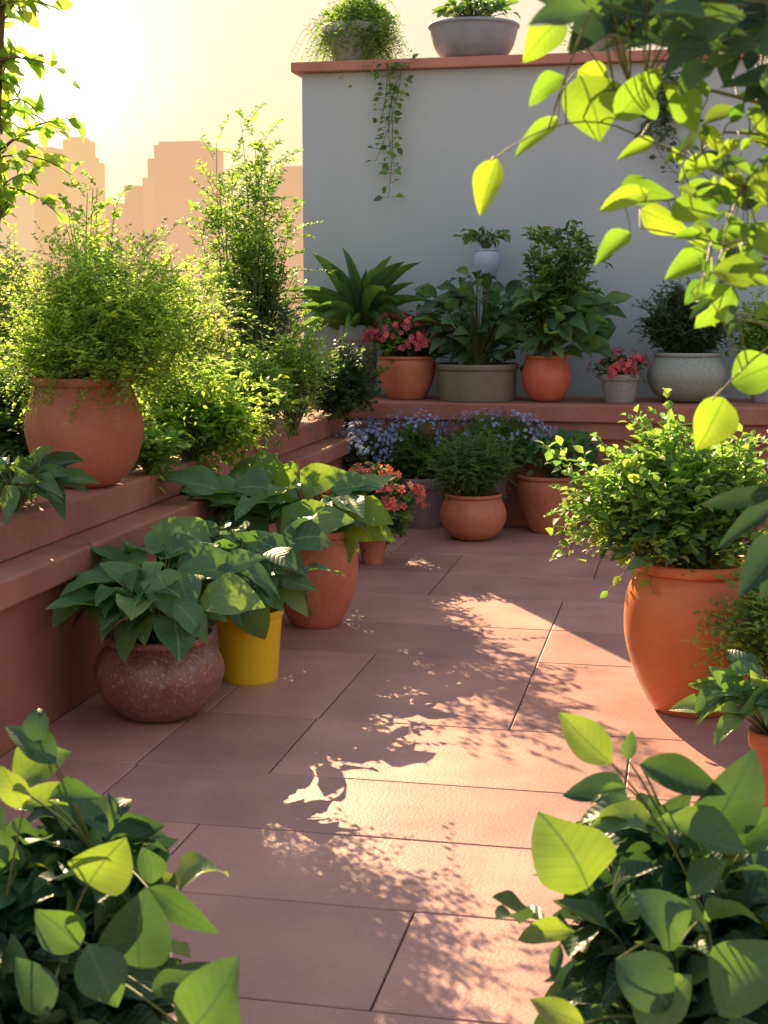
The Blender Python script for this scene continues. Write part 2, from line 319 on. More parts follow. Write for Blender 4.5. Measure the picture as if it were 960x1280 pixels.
def blossoms(parent,cen,rad,n,sz,mat,name='blossoms'):
    mb=MB();nc=max(6,n//7);cc=runit(nc);cc[:,2]=np.abs(cc[:,2]);ix=rng.integers(0,nc,n)
    d=cc[ix]+runit(n)*.2;d[:,2]=np.maximum(d[:,2],-.1);d/=np.linalg.norm(d,axis=1)[:,None]
    P=np.asarray(cen)+np.asarray(rad)*d*rng.uniform(.9,1.15,(n,1))
    leaves(mb,P,np.cross(d,runit(n)),d+runit(n)*.35+np.array([0,-.2,0]),sz*rng.uniform(.7,1.2,n),1.,FLO)
    return mb.build(name,MT[mat],parent)
PROF=dict(
 urn=[(.54,0),(.66,.08),(.84,.25),(.97,.45),(1,.60),(.98,.74),(.90,.86),(.80,.93)],
 ball=[(.42,0),(.62,.06),(.86,.22),(1,.48),(.97,.68),(.86,.85),(.80,.92)],
 squat=[(.45,0),(.62,.06),(.86,.24),(.99,.46),(1,.6),(.92,.75),(.78,.86),(.74,.91)],
 taper=[(.80,0),(.82,.03),(.9,.5),(.97,.9)],
 bowl=[(.58,0),(.68,.06),(.86,.35),(.95,.7),(.98,.9)],
 trough=[(.9,0),(.93,.05),(.96,.5),(.97,.84)],
 belly=[(.55,0),(.62,.05),(.80,.25),(.95,.55),(1,.78),(.97,.88),(.93,.93)],
 classic=[(.66,0),(.7,.04),(.84,.45),(.93,.78)],
)
RIM=dict(urn=(.88,.055),ball=(.86,.08),squat=(.86,.09),taper=(1.02,.08),bowl=(1.02,.1),trough=(1.02,.17),belly=(1.0,.08),classic=(1.04,.22))
def lathe(mb,prof,c,seg=64,cr=True):
    pr=np.array(prof,float)
    if cr and len(pr)>3:
        q=np.vstack([2*pr[0]-pr[1],pr,2*pr[-1]-pr[-2]]);o=[]
        for i in range(1,len(q)-2):
            for t in np.linspace(0,1,5)[:-1]:
                o.append(.5*((2*q[i])+(-q[i-1]+q[i+1])*t+(2*q[i-1]-5*q[i]+4*q[i+1]-q[i+2])*t*t+(-q[i-1]+3*q[i]-3*q[i+1]+q[i+2])*t**3))
        o.append(pr[-1]);pr=np.array(o)
    a=np.arange(seg)*2*math.pi/seg;n=len(pr)
    V=np.stack([c[0]+pr[:,0,None]*np.cos(a),c[1]+pr[:,0,None]*np.sin(a),c[2]+np.repeat(pr[:,1,None],seg,1)],-1)
    i=np.arange(n-1)[:,None]*seg;j=np.arange(seg)[None];j2=(j+1)%seg
    mb.add(V,np.stack([i+j,i+j2,i+seg+j2,i+seg+j],-1).reshape(-1,4))
def make_pot(root,c,r,h,style,mat):
    pr=[(a*r,b*h) for a,b in PROF[style]];m=MB();m2=MB()
    pr[0]=(pr[0][0],0.002)
    lathe(m,pr,c);lathe(m,[(.001,.002),(pr[0][0],.002)],c,cr=False)
    rr,rh=RIM[style];rr*=r;zt=h;zb=pr[-1][1];th=max(.07*r,.008);rl=pr[-1][0]
    pot=m.build('pot',MT[mat],root)
    lathe(m2,[(rl-.002,zb-.002),(rr-th*.25,zb+.001),(rr-th*.05,zb+(zt-zb)*.2),(rr,zb+(zt-zb)*.5),(rr-th*.05,zb+(zt-zb)*.82),(rr-th*.3,zt),(rr-th*.85,zt),(rr-th*1.1,zt-(zt-zb)*.35),(rl-th*1.3,zb-.03*h),(rl-th*1.6,zb-.12*h)],c,cr=False)
    m2.build('rim',MT[mat],pot)
    s=MB();a=np.arange(40)*2*math.pi/40;R=rl-th*1.25;zz=c[2]+zb-.05*h
    V=[(c[0],c[1],zz+.02*r)]+[(c[0]+R*math.cos(q),c[1]+R*math.sin(q),zz) for q in a]
    s.add(V,[(0,1+i,1+(i+1)%40) for i in range(40)]);s.build('soil',MT['soil'],root)
    return np.array([c[0],c[1],zz])
YB=float(at(600,655,z=0)[1]);XL=-2.34;YW=YB+.95
def potted(name,label,cat,px,py,z,w,h,style,mat,group=None,back=.5):
    P=at(px,py,z=z);s=S(P);r=w/2*s;P=P+np.array([0,r*back,0]);P[2]=z
    if z==0: P[1]=min(P[1],YB-r*1.05-.01)
    if z==0: P[0]=max(P[0],XL+.012+r*1.05)
    root=thing(name,label,cat,P,group);top=make_pot(root,P,r,h*s*1.01,style,mat)
    return root,top,s,P
# ------------------------------------------------------------ setting
g=MB();g.add([(-2500,-800,-32),(2500,-800,-32),(2500,2800,-32),(-2500,2800,-32)],[(0,1,2,3)]);tag(g.build('ground',MT['hzg']),'distant city ground with warm haze put into its glow colour','ground',kind='structure')
fl=MB();box(fl,XL+.0,6,-2.5,YB,-.25,-.006)
tag(fl.build('terrace_base',MT['grout'],smooth=False),'dark mortar bed showing in the joints between the paving slabs','floor',kind='structure')
ys=[float(at(480,y,z=0)[1]) for y in (1265,1136,1047,976,903,818,778,742,714,690,668)]
rows=[-2.5,-1.9,-1.3,-.7,-.1,.5,1.1,1.7,2.3]+[ys[0]]+ys[1:]+[YB]
J={1:[-.66],2:[-1.43,.25],3:[-1.83,-.2],4:[-1.84,-1.356,-.156],5:[-1.8,-1.35,-.61],6:[-.61],7:[-1.9,-.61],8:[-1.35,.0],9:[-1.35],10:[-1.8,-.7],11:[-1.35,-.1]}
sl_=MB();base_i=rows.index(ys[0])
for i in range(len(rows)-1):
    k=i-base_i+1
    js=list(J.get(k,[-1.4+.5*(i%2),-.2+.3*(i%3)]))
    x=js[-1]
    while x<6: x+=U(.85,1.35);js.append(x)
    xs=[XL+.004]+[q for q in js if q<5.8]+[6]
    for a,b in zip(xs[:-1],xs[1:]):
        gp=.0028;e=.0032;r=U(0,1);x0,x1,y0_,y1_=a+gp,b-gp,rows[i]+gp,rows[i+1]-gp
        z=U(-.0006,.0006)
        v=[(x0,y0_,-.012),(x1,y0_,-.012),(x1,y1_,-.012),(x0,y1_,-.012),(x0,y0_,z-e*.7),(x1,y0_,z-e*.7),(x1,y1_,z-e*.7),(x0,y1_,z-e*.7),(x0+e,y0_+e,z),(x1-e,y0_+e,z),(x1-e,y1_-e,z),(x0+e,y1_-e,z)]
        sl_.add(v,[(0,1,5,4),(1,2,6,5),(2,3,7,6),(3,0,4,7),(4,5,9,8),(5,6,10,9),(6,7,11,10),(7,4,8,11),(8,9,10,11)],r=np.full(12,r))
tag(sl_.build('terrace_floor',MT['slab'],smooth=False),'pink terracotta slab paving in staggered rows','floor',kind='structure')
rp=thing('raised_planter','long terracotta raised planter with stepped coping along the left side of the terrace','planter',(XL,5,0))
ZL=.79;YE=YB+3.2
m=MB();box(m,-6.2,XL,-2.5,YE,-.2,.54);m.build('wall',MT['plaster'],rp,False,.006)
m=MB();box(m,-3.1,XL+.07,-2.5,YB-.004,.541,.645);m.build('lower_coping',MT['cap'],rp,False,.012)
m=MB();box(m,-2.98,XL-.09,-2.5,YB+.6,.646,ZL);m.build('upper_coping',MT['cap'],rp,False,.012)
m=MB();box(m,-6.1,-2.981,-2.4,YE-.1,.5,.76);m.build('soil',MT['soil'],rp,False)
m=MB();box(m,-6.35,-6.1,-2.5,YE+.2,-.2,1.05);box(m,-6.1,-3.3,YE-.1,YE+.2,-.2,1.05);m.build('parapet',MT['plaster'],rp,False,.01)
ZB=.87
bl=thing('back_ledge','terracotta bench ledge with stepped coping below the blue grey wall','ledge',(1,YB,0))
m=MB();box(m,XL-.05,6,YB+.08,YW-.002,-.2,.62);m.build('wall',MT['plaster'],bl,False,.006)
m=MB();box(m,XL-.06,6,YB+.035,YW-.003,.621,.745);m.build('lower_coping',MT['cap'],bl,False,.012)
m=MB();box(m,XL-.07,6,YB-.01,YW-.004,.746,ZB);m.build('upper_coping',MT['cap'],bl,False,.012)
xw=float(at(378,200,Y=YW)[0]);zw=float(at(378,92,Y=YW)[2])
tw_=thing('tall_wall','tall blue grey plastered wall with terracotta coping behind the potted plants','wall',(xw,YW,0))
m=MB();box(m,xw,7,YW,YW+.55,-.2,zw);m.build('wall_face',MT['wall'],tw_,False,.006)
zc=float(at(370,78,Y=YW-.05)[2])
m=MB();box(m,xw-.07,7.1,YW-.07,YW+.62,zw+.001,zc);m.build('coping',MT['wallcap'],tw_,False,.01)
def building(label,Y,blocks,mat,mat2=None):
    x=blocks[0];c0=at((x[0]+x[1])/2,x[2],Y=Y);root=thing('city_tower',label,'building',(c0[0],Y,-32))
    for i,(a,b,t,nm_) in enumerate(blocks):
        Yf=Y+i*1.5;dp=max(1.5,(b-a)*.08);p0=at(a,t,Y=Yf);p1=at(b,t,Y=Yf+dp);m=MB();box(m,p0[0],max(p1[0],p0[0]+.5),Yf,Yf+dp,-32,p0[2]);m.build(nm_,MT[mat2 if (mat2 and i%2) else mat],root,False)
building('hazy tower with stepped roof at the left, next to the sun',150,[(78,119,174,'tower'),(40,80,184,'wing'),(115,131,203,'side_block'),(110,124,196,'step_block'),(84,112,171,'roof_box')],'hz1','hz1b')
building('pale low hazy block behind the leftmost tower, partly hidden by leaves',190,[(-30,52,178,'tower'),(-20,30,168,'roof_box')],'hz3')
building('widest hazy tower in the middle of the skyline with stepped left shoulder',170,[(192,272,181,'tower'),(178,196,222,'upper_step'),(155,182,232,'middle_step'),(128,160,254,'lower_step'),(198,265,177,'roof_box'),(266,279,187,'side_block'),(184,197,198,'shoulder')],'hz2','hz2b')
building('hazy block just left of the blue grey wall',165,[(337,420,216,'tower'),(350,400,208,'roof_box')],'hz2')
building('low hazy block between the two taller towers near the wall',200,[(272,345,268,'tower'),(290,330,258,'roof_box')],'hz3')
# ------------------------------------------------------------ plants on the left planter
def px_shrub(root,base,px,py,Y,rx,ry,**k):
    c_=at(px,py,Y=Y);s=S(c_);return shrub(root,base,c_,(rx*s,rx*s*.8,ry*s),**k)
r,t,s,P=potted('potted_bush','large round brown red pot with wispy sunlit bush on the left coping','potted plant',93,612,ZL,148,138,'ball','brown')
px_shrub(r,t,140,410,P[1],165,102,nb=115,nt_=17,nl=13,L=.026,Wr=.58,mat='lf_bright',tw=.25,low=-.75,up=.5,stemr=.003,shell=(.4,1.08))
def bush(name,label,cat,px,pyb,Y,cpx,cpy,rx,ry,group=None,zb=.76,**k):
    b=at(px,pyb,Y=Y);b[2]=zb;rt=thing(name,label,cat,b,group);px_shrub(rt,b,cpx,cpy,Y,rx,ry,**k);return rt,b
G='shrubs growing in the raised planter'
bush('airy_shrub','tall airy shrub with feathery upright shoots against the skyline','shrub',305,430,9.6,306,262,74,92,G,nb=15,nt_=14,nl=14,L=.055,Wr=.42,mat='lf_fresh',tw=.34,low=-.3,up=.2,spread=.75,shell=(.7,1.05),pin=1.1,T=SM,tmin=.45)
bush('round_shrub','dense dark rounded shrub at the foot of the tall airy shrub','shrub',318,430,9.9,315,345,66,66,G,nb=80,nt_=13,nl=10,L=.034,Wr=.6,mat='lf_mid',tw=.16,low=-.6)
bush('leafy_shrub','bright low leafy shrub right of the large brown red pot','shrub',240,560,7.0,240,515,88,58,G,nb=80,nt_=8,nl=7,L=.055,Wr=.5,mat='lf_bright',T=SM,tw=.2,low=-.7,spread=1.)
bush('herb_shrub','small yellow green herb bush beside the corner of the coping','shrub',365,500,8.7,362,458,57,52,G,nb=48,nt_=9,nl=9,L=.034,Wr=.6,mat='lf_bright',tw=.17,low=-.8)
bush('corner_shrub','dark mounded shrub filling the planter corner','shrub',425,520,9.8,430,478,60,50,G,zb=.78,nb=80,nt_=10,nl=9,L=.032,Wr=.6,mat='lf_dark',tw=.12,low=-.8)
bush('grey_shrub','grey green shrub behind the yellow green herb bush','shrub',330,500,9.6,345,430,60,50,G,nb=50,nt_=10,nl=9,L=.035,Wr=.45,mat='lf_grey',tw=.14,low=-.5)
bush('golden_shrub','sunlit golden shrub at the left edge behind the large brown red pot','shrub',30,450,7.6,15,410,95,100,G,nb=80,nt_=13,nl=10,L=.032,Wr=.6,mat='lf_bright',tw=.22,low=-.7)
bush('filler_shrub','sunlit shrub between the wispy pot bush and the tall airy shrub','shrub',225,430,8.6,235,412,78,72,G,nb=65,nt_=13,nl=10,L=.032,Wr=.55,mat='lf_bright',tw=.2,low=-.6)
bush('slender_shrub','thin upright shoots rising above the wispy pot bush','shrub',115,430,7.4,115,300,42,66,G,nb=12,nt_=12,nl=12,L=.04,Wr=.6,mat='lf_bright',tw=.16,shell=(.7,1.1),up=.2)
bush('trailing_shrub','low bright shrub spilling over the coping between the leafy shrub and the herb bush','shrub',300,520,8.0,305,495,64,46,G,nb=70,nt_=9,nl=9,L=.038,Wr=.55,mat='lf_fresh',tw=.18,low=-.8)
bush('edge_shrub','low shaded shrub at the left edge behind the plant with long pointed leaves','shrub',0,560,6.2,-5,525,72,70,G,nb=75,nt_=9,nl=8,L=.05,Wr=.5,T=SM,mat='lf_mid',tw=.17,low=-.9)
bush('creeping_plant','low creeping plant on the coping just right of the large brown red pot','plant',185,585,6.4,185,565,42,20,G,zb=.792,nb=34,nt_=6,nl=6,L=.045,Wr=.55,T=SM,mat='lf_fresh',tw=.12,low=-.2,stemr=.003)
mf=MB();n=11000;P_=np.stack([rng.uniform(-5.9,-2.9,n),rng.uniform(3,YB+2.8,n),.765+rng.uniform(.02,.13,n)],1)
leaves(mf,P_,rng.normal(size=(n,3))+UPV*.5,UPV+rng.normal(size=(n,3))*.5,rng.uniform(.035,.075,n),.55,SM)
tag(mf.build('ground_cover',MT['lf_mid']),'low leafy ground cover over the soil of the raised planter','ground cover',kind='stuff')
b=at(22,640,z=ZL);rt=thing('low_leafy_plant','dark low plant with long pointed leaves at the left edge of the coping','plant',b)
bigleaf(rt,b,b+np.array([0,0,.1]),(.17,.17,.1),56,.2,.34,'big_dark',OV,stemr=.003)
# tree top left
tb=np.array([-4.75,9.0,.76]);rt=thing('tree','tree with leafy twigs against the sun at the upper left','tree',tb)
ms=MB();tk=bez(tb,tb+np.array([.12,.1,1.6]),at(-4,-80,Y=9.),16);tube(ms,tk,.11,.07,9);ms.build('trunk',MT['bark'],rt)
mf=MB();ms=MB()
def spray(a_,e,nn,L):
    pth=bez(a_,(a_+e)/2+UPV*.12,e,9);tube(ms,pth,.008,.003,4)
    ii=np.sort(rng.uniform(1.5,8,nn));i0=np.minimum(ii.astype(int),7);q=pth[i0]+(pth[i0+1]-pth[i0])*(ii-i0)[:,None]
    leaves(mf,q,rng.normal(size=(nn,3))*.8+(e-a_)*1.5+np.array([0,0,-.3]),UPV*.5+rng.normal(size=(nn,3))*.6,L*rng.uniform(.6,1.2,nn),.48,SM)
for k in range(38):
    y_=U(-90,275);a_=at(-2+U(-6,6),y_+20,Y=9+U(-.1,.1));reach=96 if y_<215 else 50
    spray(a_,at(U(-40,reach),y_+U(-50,60),Y=U(8.8,9.3)),9,.165)
ms.build('branches',MT['bark'],rt);mf.build('foliage',MT['lf_bright'],rt)
# ------------------------------------------------------------ back ledge pots
GL='potted plants in a row on the back ledge'
def ledge(name,label,px,py,w,h,style,mat): return potted(name,label,'potted plant',px,py,ZB,w,h,style,mat,GL)
r,t,s,P=ledge('potted_strap_plant','grey pot with long arching strap leaves at the left end of the ledge',447,496,50,88,'classic','bluepot')
mf=MB()
for i in range(54):
    a=U(0,6.283);e_=U(.0,1.25);d=np.array([math.cos(a)*math.cos(e_),math.sin(a)*math.cos(e_)*.7,math.sin(e_)+.35])
    n_=np.array([-math.cos(a)*math.sin(e_),-math.sin(a)*math.sin(e_),math.cos(e_)]);k=int(min(3,max(0,(1.35-e_)*2.9)))
    leaves(mf,t+np.array([math.cos(a),math.sin(a),0])*.03,d,n_,U(.45,.8),.13,ST[k])
mf.build('foliage',MT['big_mid'],r)
r,t,s,P=ledge('potted_flowers','terracotta pot with a dome of deep pink flowers on the ledge',505,500,74,54,'belly','clay')
c_=t+UPV*.10;shrub(r,t,c_,(.28,.22,.20),56,8,7,.045,.7,'lf_mid',T=KITE,tw=.09,low=-.2);blossoms(r,c_,(.31,.26,.24),420,.024,'pink')
r,t,s,P=ledge('potted_leafy_plant','wide olive grey tub with tall broad leaved plant on the ledge',592,502,104,46,'trough','olive')
c_=at(588,400,Y=P[1]);bigleaf(r,t,c_,(.36,.28,.36),180,.17,.66,'big_dark',OV+HE,low=-.95,shell=(.35,1))
p2=P+np.array([0.02,.34,0]);rt=thing('vase_plant','small pale blue vase with a leafy sprig above the olive tub, raised on a stand','potted plant',p2,GL)
vz=float(at(597,347,Y=p2[1])[2]);m=MB();lathe(m,[(.09,.002),(.1,.03),(.04,.08),(.035,vz-ZB-.05),(.09,vz-ZB)],p2,24);lathe(m,[(.001,vz-ZB),(.09,vz-ZB)],p2,24,False);m.build('stand',MT['olive'],rt)
v0=np.array([p2[0],p2[1],vz+.001]);tt=make_pot(rt,v0,.10,.21,'urn','palevase')
bigleaf(rt,tt,tt+UPV*.09,(.19,.15,.09),44,.1,.4,'big_mid',OV,stemr=.003)
r,t,s,P=ledge('potted_leafy_plant','round red clay pot under a tall bushy plant with large pointed leaves',681,503,62,58,'ball','red')
c_=at(695,408,Y=P[1]);bigleaf(r,t,c_,(.37,.3,.29),140,.22,.55,'big_mid',OV,low=-.8,shell=(.3,1))
px_shrub(r,t,697,330,P[1],52,44,nb=34,nt_=8,nl=9,L=.075,Wr=.35,mat='lf_mid',T=SM,tw=.17,name='upper_foliage',up=.1)
r,t,s,P=ledge('potted_flowers','small speckled grey pot with pink flowers beside the sage grey pot',774,504,52,36,'classic','greypot')
c_=t+UPV*.06;shrub(r,t,c_,(.18,.16,.13),30,7,6,.035,.7,'lf_mid',tw=.06,low=-.2);blossoms(r,c_,(.21,.18,.16),150,.021,'pink')
r,t,s,P=ledge('potted_bush','large sage grey pot with dense round dark bush on the right of the ledge',857,504,98,62,'ball','cream')
px_shrub(r,t,857,397,P[1],60,46,nb=140,nt_=14,nl=9,L=.028,Wr=.55,mat='lf_dark',tw=.1,low=-.7,up=.1,spread=1.1)
r,t,s,P=ledge('potted_bush','small grey pot with yellow green sprigs at the right end of the ledge',958,504,50,50,'classic','greypot')
px_shrub(r,t,958,415,P[1],40,40,nb=36,nt_=8,nl=7,L=.05,Wr=.6,mat='lf_bright',tw=.14)
# ------------------------------------------------------------ wall top pots, vines
GT='pots standing on top of the tall wall'
def wtop(name,label,px,w,h,style,mat):
    P=at(px,60,Y=YW+.2);P[2]=zc;s=S(P);root=thing(name,label,'potted plant',P,GT);t=make_pot(root,P,w/2*s,h*s,style,mat);return root,t,s,P
r,t,s,P=wtop('potted_trailing_plant','glazed pot overflowing with trailing green fronds at the left end of the wall top',442,72,48,'classic','cream')
px_shrub(r,t,445,25,P[1],56,34,nb=85,nt_=12,nl=11,L=.035,Wr=.5,mat='lf_fresh',tw=.22,low=-.9,droop=1.0)
r,t,s,P=wtop('potted_plant','wide blue grey bowl with low leafy plant on the wall top',592,112,44,'bowl','bluepot')
bigleaf(r,t,t+UPV*.13,(.30,.2,.10),130,.1,.6,'big_mid',OV,stemr=.003)
r,t,s,P=wtop('potted_plant','green plant in a small pot on the wall top half hidden by the overhanging branch',758,70,36,'classic','greypot')
px_shrub(r,t,760,45,P[1],48,26,nb=44,nt_=9,nl=8,L=.045,Wr=.5,mat='lf_mid',tw=.15)
def vine(label,px0,py0,px1,py1,n,L,mat,wid,nn=15,group='vines hanging down the tall wall'):
    a=at(px0,py0,Y=YW-.10);rt=thing('hanging_vine',label,'vine',a,group);mf=MB();ms=MB()
    for k in range(n):
        a_=a+np.array([U(-wid,wid)*.6,0,.03]);f=U(.35,.9) if k else 1
        e=at(px1+(px0-px1)*(1-f),py0+(py1-py0)*f,Y=YW-.10)+np.array([U(-wid,wid)*(.8 if k else .1),0,0]);e[1]=YW-.05
        q=bez(a_,(a_+e)/2+np.array([U(-wid,wid)*1.1,-.03,0]),e,nn);tube(ms,q,.004,.002,4)
        for sg in (-1,1):
            qq=q+rng.normal(size=(nn,3))*np.array([.01,.01,.02])
            lb=qq+np.array([sg*.04,-.015,0])
            leaves(mf,lb,np.array([sg*1.,-.3,-.4])+rng.normal(size=(nn,3))*.5,np.array([0,-1,.5])+rng.normal(size=(nn,3))*.5,L*rng.uniform(.5,1.2,nn),.6,SM)
            for i in range(nn): tube(ms,np.array([qq[i],(qq[i]+lb[i])/2,lb[i]]),.002,.0015,3)
    ms.build('stems',MT['stem'],rt);mf.build('foliage',MT[mat],rt)
vine('leafy green vine hanging down the left part of the blue grey wall',494,84,484,246,4,.07,'lf_mid',.17,12)
vine('grey green vine hanging down the wall behind the overhanging branch',840,100,855,225,8,.065,'lf_grey',.3)
# ------------------------------------------------------------ floor pots at the back
GF='potted plants on the floor in front of the back ledge'
def fpot(name,label,px,py,w,h,style,mat,g=GF,cat='potted plant'): return potted(name,label,cat,px,py,0,w,h,style,mat,g)
r,t,s,P=fpot('potted_flowers','mauve grey pot with lilac flowers among dark leaves on the floor',530,657,60,62,'classic','mauve')
px_shrub(r,t,515,565,P[1],48,38,nb=75,nt_=10,nl=9,L=.035,Wr=.4,mat='lf_mid',tw=.12,low=-.8)
c_=at(515,556,Y=P[1]);blossoms(r,c_,(.28,.22,.23),230,.014,'blue')
r,t,s,P=fpot('potted_flowers','low pot of pale blue flowers at the foot of the planter corner',474,662,32,40,'classic','greypot')
px_shrub(r,t,456,575,P[1],38,38,nb=70,nt_=9,nl=8,L=.032,Wr=.4,mat='lf_grey',tw=.11,low=-.8)
c_=at(452,568,Y=P[1]);blossoms(r,c_,(.24,.2,.24),520,.0145,'blue')
r,t,s,P=fpot('potted_bush','round terracotta pot with fine dark foliage in the centre of the back floor row',588,677,84,58,'ball','clay')
px_shrub(r,t,593,582,P[1],58,40,nb=105,nt_=12,nl=10,L=.03,Wr=.35,mat='lf_mid',tw=.13,low=-.6)
r,t,s,P=fpot('potted_flowers','tall pot of lilac flowers behind the round terracotta pot against the ledge',615,655,48,80,'classic','mauve')
px_shrub(r,t,620,550,P[1],68,26,nb=90,nt_=10,nl=8,L=.03,Wr=.4,mat='lf_mid',tw=.13,low=-.5)
c_=at(620,548,Y=P[1]-.05);blossoms(r,c_,(.40,.24,.19),420,.0145,'blue')
r,t,s,P=fpot('potted_plant','terracotta pot with grey green leafy plant at the right of the back floor row',688,660,76,70,'belly','clay')
c_=at(702,572,Y=P[1]);bigleaf(r,t,c_,(.28,.24,.18),180,.12,.5,'big_mid',OV,low=-.6,stemr=.003,shell=(.5,1))
r,t,s,P=fpot('potted_flowers','small terracotta pot with coral flowers beside the large terracotta pot',464,706,38,38,'classic','clay')
c_=at(464,632,Y=P[1]);shrub(r,t,c_,(.24,.19,.21),75,9,6,.045,.6,'lf_mid',T=SM,tw=.1,low=-.9);blossoms(r,c_+UPV*.03,(.31,.22,.20),270,.027,'coral')
# ------------------------------------------------------------ left floor pots
GS='pots standing on the floor beside the raised planter'
r,t,s,P=fpot('potted_leafy_plant','squat rust coloured speckled pot with spreading pointed leaves, nearest of the left row',186,905,164,108,'squat','rust',GS)
c_=at(195,742,Y=P[1]);bigleaf(r,t,c_,(.28,.24,.18),95,.25,.58,'big_mid',BR,low=-.45,shell=(.3,1),flat=.9,extra=[(170,745,95,775,P[1]-.2,.5,.4),(215,750,265,800,P[1]-.25,.6,.4),(180,740,130,700,P[1]-.1,.5,.5)])
r,t,s,P=fpot('potted_leafy_plant','bright yellow tapered pot with large green leaves between the rust and terracotta pots',306,853,86,90,'taper','yellow',GS)
c_=at(300,712,Y=P[1]);bigleaf(r,t,c_,(.23,.19,.19),62,.27,.6,'big_mid',BR+HE[:2],low=-.5,shell=(.3,1),flat=.8,extra=[(300,740,330,800,P[1]-.22,.7,.4),(270,730,240,790,P[1]-.22,.65,.4)])
r,t,s,P=fpot('potted_leafy_plant','large round terracotta pot with big heart shaped leaves at the back of the left row',388,786,108,122,'urn','clay',GS)
c_=at(345,640,Y=P[1]);bigleaf(r,t,c_,(.40,.3,.19),56,.27,.72,'big_mid',HE,low=-.3,shell=(.4,1),stemr=.006,flat=.8,extra=[(275,612,185,592,P[1]-.3,.5,.5),(350,665,440,640,P[1]-.35,.6,.45),(325,605,345,568,P[1],.8,.4),(375,610,430,590,P[1]-.1,.7,.5)])
mf=MB();ms=MB()
for (x0,y0,x1,y1) in [(330,612,312,574),(345,610,372,576),(370,615,410,596),(395,630,440,622),(405,640,470,652),(420,650,492,668),(415,650,440,700),(350,600,345,572),(385,610,400,585),(430,640,495,645),(410,660,450,690)]:
    imgleaf(mf,ms,t,x0,y0,x1,y1,P[1]+U(-.1,.2),.62,.5,BR,.004,R=U(.8,1))
ms.build('young_stems',MT['stem'],r);tag(mf.build('young_leaves',MT['big_lime'],r),'bright yellow green young leaves')
# ------------------------------------------------------------ right side
GR='potted plants along the right side'
r,t,s,P=fpot('potted_bush','big orange clay urn with bright leafy bush on the right of the terrace',864,897,176,192,'urn','orange',GR)
px_shrub(r,t,840,625,P[1],128,68,nb=105,nt_=9,nl=8,L=.05,Wr=.62,mat='lf_fresh',T=SM,tw=.25,low=-.6,up=.25,spread=.8,shell=(.35,1.1))
c_=at(845,675,Y=P[1]-.05);bigleaf(r,t,c_,(.33,.27,.1),100,.10,.6,'big_mid',OV,low=-.6,stemr=.003,name='lower_foliage')
r,t,s,P=fpot('potted_bush','plant with fine drooping sprigs at the right edge in front of the orange urn',1000,940,80,120,'classic','clay',GR)
px_shrub(r,t,965,775,P[1],72,66,nb=50,nt_=10,nl=9,L=.034,Wr=.5,mat='lf_fresh',tw=.18,low=-.7,up=.2)
r,t,s,P=fpot('potted_leafy_plant','small terracotta pot with curling bright leaves at the lower right edge',970,1010,70,95,'classic','clay',GR)
c_=at(955,880,Y=P[1]);bigleaf(r,t,c_,(.17,.14,.1),60,.14,.5,'big_mid',OV,low=-.3,stemr=.003)
# ------------------------------------------------------------ foreground plants
def fg(name,label,cen,rad,extra,nb):
    base=cen+np.array([0,-.05,0]);rt=thing(name,label,'potted plant',(base[0],base[1],0),'large leaved plants in the foreground')
    t=make_pot(rt,np.array([base[0],base[1],0.]),.15,.24,'classic','clay')
    shrub(rt,t,cen,rad,nb,5,4,.115,.52,'big_fg',T=FG+LN[:1],tw=.15,spread=.8,shell=(.25,1.),low=-.95,stemr=.0045,up=.25,pin=.9,droop=.2,tmin=.25,extra=extra,xT=FG,rpow=2.2)  # skewed tint turns most leaves dark, painting in the missing sun
    return rt
YF=2.2
cL=at(72,1150,Y=YF+.1);s=S(cL)
fg('foreground_plant','broad leaved plant close to the camera in the lower left corner',cL,(105*s,.16,160*s),
 [(70,955,10,905,YF,.6,.3),(20,985,80,930,YF,.6,.3),(60,1000,120,992,YF,.35,.4),(30,1010,0,960,YF-.1,.6,.3),(50,930,45,880,YF,.6,.2),(110,1105,160,1045,YF-.1,.65,.2),(190,1105,180,1060,YF,.7,.2),(185,1110,268,1165,YF-.1,.35,.3),
  (110,1180,150,1258,YF-.25,.75,.1),(175,1210,180,1120,YF-.2,.75,.1),(100,1185,45,1140,YF-.2,.75,.1),(190,1240,268,1205,YF-.2,.4,.2),(235,1290,290,1210,YF-.35,.7,.1),(60,1270,20,1200,YF-.3,.7,.2),(10,1130,80,1110,YF,.5,.3),(20,1090,0,1040,YF,.6,.2)],44)
YF=2.3
cR=at(865,1175,Y=YF+.1)
fg('foreground_plant','broad leaved plant with teal green leaves close to the camera in the lower right corner',cR,(130*s,.18,135*s),
 [(765,955,702,893,YF,.55,.2),(735,1110,680,1025,YF,.8,.1),(785,985,730,1000,YF,.3,.4),(800,955,905,995,YF,.35,.4),(890,1035,945,950,YF,.6,.2),(820,1025,925,1070,YF-.1,.45,.5),(785,950,790,915,YF,.5,.3),
  (760,1160,690,1130,YF-.1,.45,.4),(720,1165,645,1170,YF-.1,.35,.3),(850,1180,800,1110,YF-.2,.7,.2),(730,1280,665,1250,YF-.3,.5,.2),(770,1200,850,1265,YF-.3,.7,.3),(900,1270,975,1180,YF-.3,.7,.3),(700,1180,690,1225,YF-.1,.4,.3),(860,1120,910,1080,YF-.1,.6,.3),(930,1060,975,1010,YF,.6,.3),(800,1290,860,1220,YF-.3,.7,.2)],52)
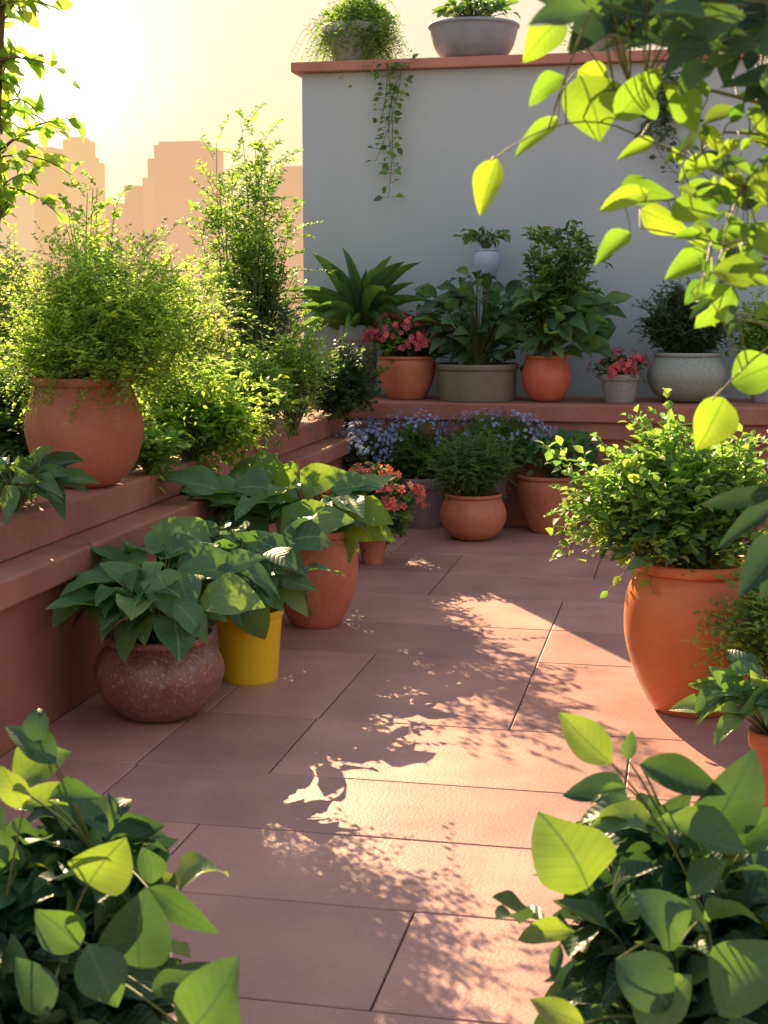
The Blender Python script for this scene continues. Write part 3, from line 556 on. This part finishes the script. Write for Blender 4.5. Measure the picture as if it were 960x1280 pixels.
# ------------------------------------------------------------ overhanging tree at right
YT=2.3
tb=np.array([.95,2.3,0]);rt=thing('overhanging_tree','young tree with lime green leaves overhanging from the upper right','tree',tb)
ms=MB();tube(ms,bez(tb,tb+np.array([-.05,.05,1.2]),np.array([.75,2.3,2.5]),14),.05,.025,8);ms.build('trunk',MT['bark'],rt)
ms=MB();mf=MB();md=MB()
paths=[];root=np.array([.80,2.3,1.9])
for pts,r_ in (([(1010,150),(880,95),(790,110),(700,120)],.004),([(1010,220),(930,235),(860,250),(750,255)],.0035),([(930,235),(840,180),(700,135),(615,200)],.0016),([(1010,20),(900,30),(800,10),(715,15)],.005),
              ([(1010,330),(950,330),(900,300),(800,285)],.003),([(1010,400),(960,430),(920,470),(890,500)],.002),([(1010,520),(985,590),(960,640),(950,680)],.003),([(1000,180),(930,150),(880,180),(855,220)],.003)):
    w=np.array([at(a,b,Y=YT+U(-.12,.12)) for a,b in pts])
    q=np.vstack([bez(w[0],w[0]*.5+w[1]*.5,(w[1]+w[2])/2,8),bez((w[1]+w[2])/2,w[2],w[3],8)[1:]])
    st0=root.copy();st0[2]=max(.9,min(2.4,w[0][2]-.1))
    if pts[0][0]>990: tube(ms,bez(st0,(st0+w[0])/2+UPV*.05,w[0],6),r_*1.4,r_,6)
    tube(ms,q,r_,.0012,5);paths.append(q)
allp=np.vstack(paths)
def tl(x0,y0,x1,y1,wr,t_=.15,Y=None,mb=None,R=None):
    Y=Y or YT+U(-.15,.15);imgleaf(mb or mf,ms,None,x0,y0,x1,y1,Y,wr,t_,OV[:3]+FG[:1],.002,R=R)
    a=at(x0,y0,Y=Y);j=np.argmin(((allp-a)**2).sum(1));n_=allp[j];tube(ms,bez(n_,(n_+a)/2+UPV*.01,a,5),.0014,.001,4)
for L_ in [(622,198,598,268,.55),(704,22,655,74,.6),(725,95,750,170,.85),(722,88,762,112,.8),(706,96,660,128,.45),(698,146,645,192,.35),(852,108,868,165,.75),(818,175,772,198,.4),(770,150,830,85,.5),(812,240,747,262,.35),
           (775,235,838,245,.5),(800,262,858,290,.55),(838,262,897,268,.5),(788,290,745,330,.5),(888,318,832,348,.6),(918,358,870,410,.6),(915,480,975,455,.85),(905,497,872,560,.75),(895,300,950,285,.5),(890,340,960,350,.45),
           (880,190,850,225,.5),(905,215,935,255,.6),(925,175,895,200,.5),(900,240,870,275,.5),(940,220,975,260,.6),(930,300,900,330,.5),(820,150,800,110,.5),(935,280,970,320,.6),(850,245,905,235,.5),(875,160,905,190,.5)]:
    tl(*L_,R=U(.4,1))
for k in range(90):
    x,y=U(850,985),U(120,400);a=U(0,6.28);l=U(22,48);tl(x,y,x+l*math.cos(a),y+l*math.sin(a)*.8,U(.38,.55),.4,mb=mf if k%2 else md)
for k in range(120):
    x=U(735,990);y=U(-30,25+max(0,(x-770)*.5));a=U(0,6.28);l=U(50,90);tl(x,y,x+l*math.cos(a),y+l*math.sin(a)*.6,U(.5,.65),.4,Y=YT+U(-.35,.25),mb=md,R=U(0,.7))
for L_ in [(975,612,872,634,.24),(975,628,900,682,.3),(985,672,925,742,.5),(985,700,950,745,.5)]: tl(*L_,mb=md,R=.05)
ms.build('branches',MT['stem'],rt);mf.build('foliage',MT['big_lime'],rt);md.build('shade_toned_foliage',MT['big_fg'],rt)  # second leaf set gets a darker material, shade put into its colour
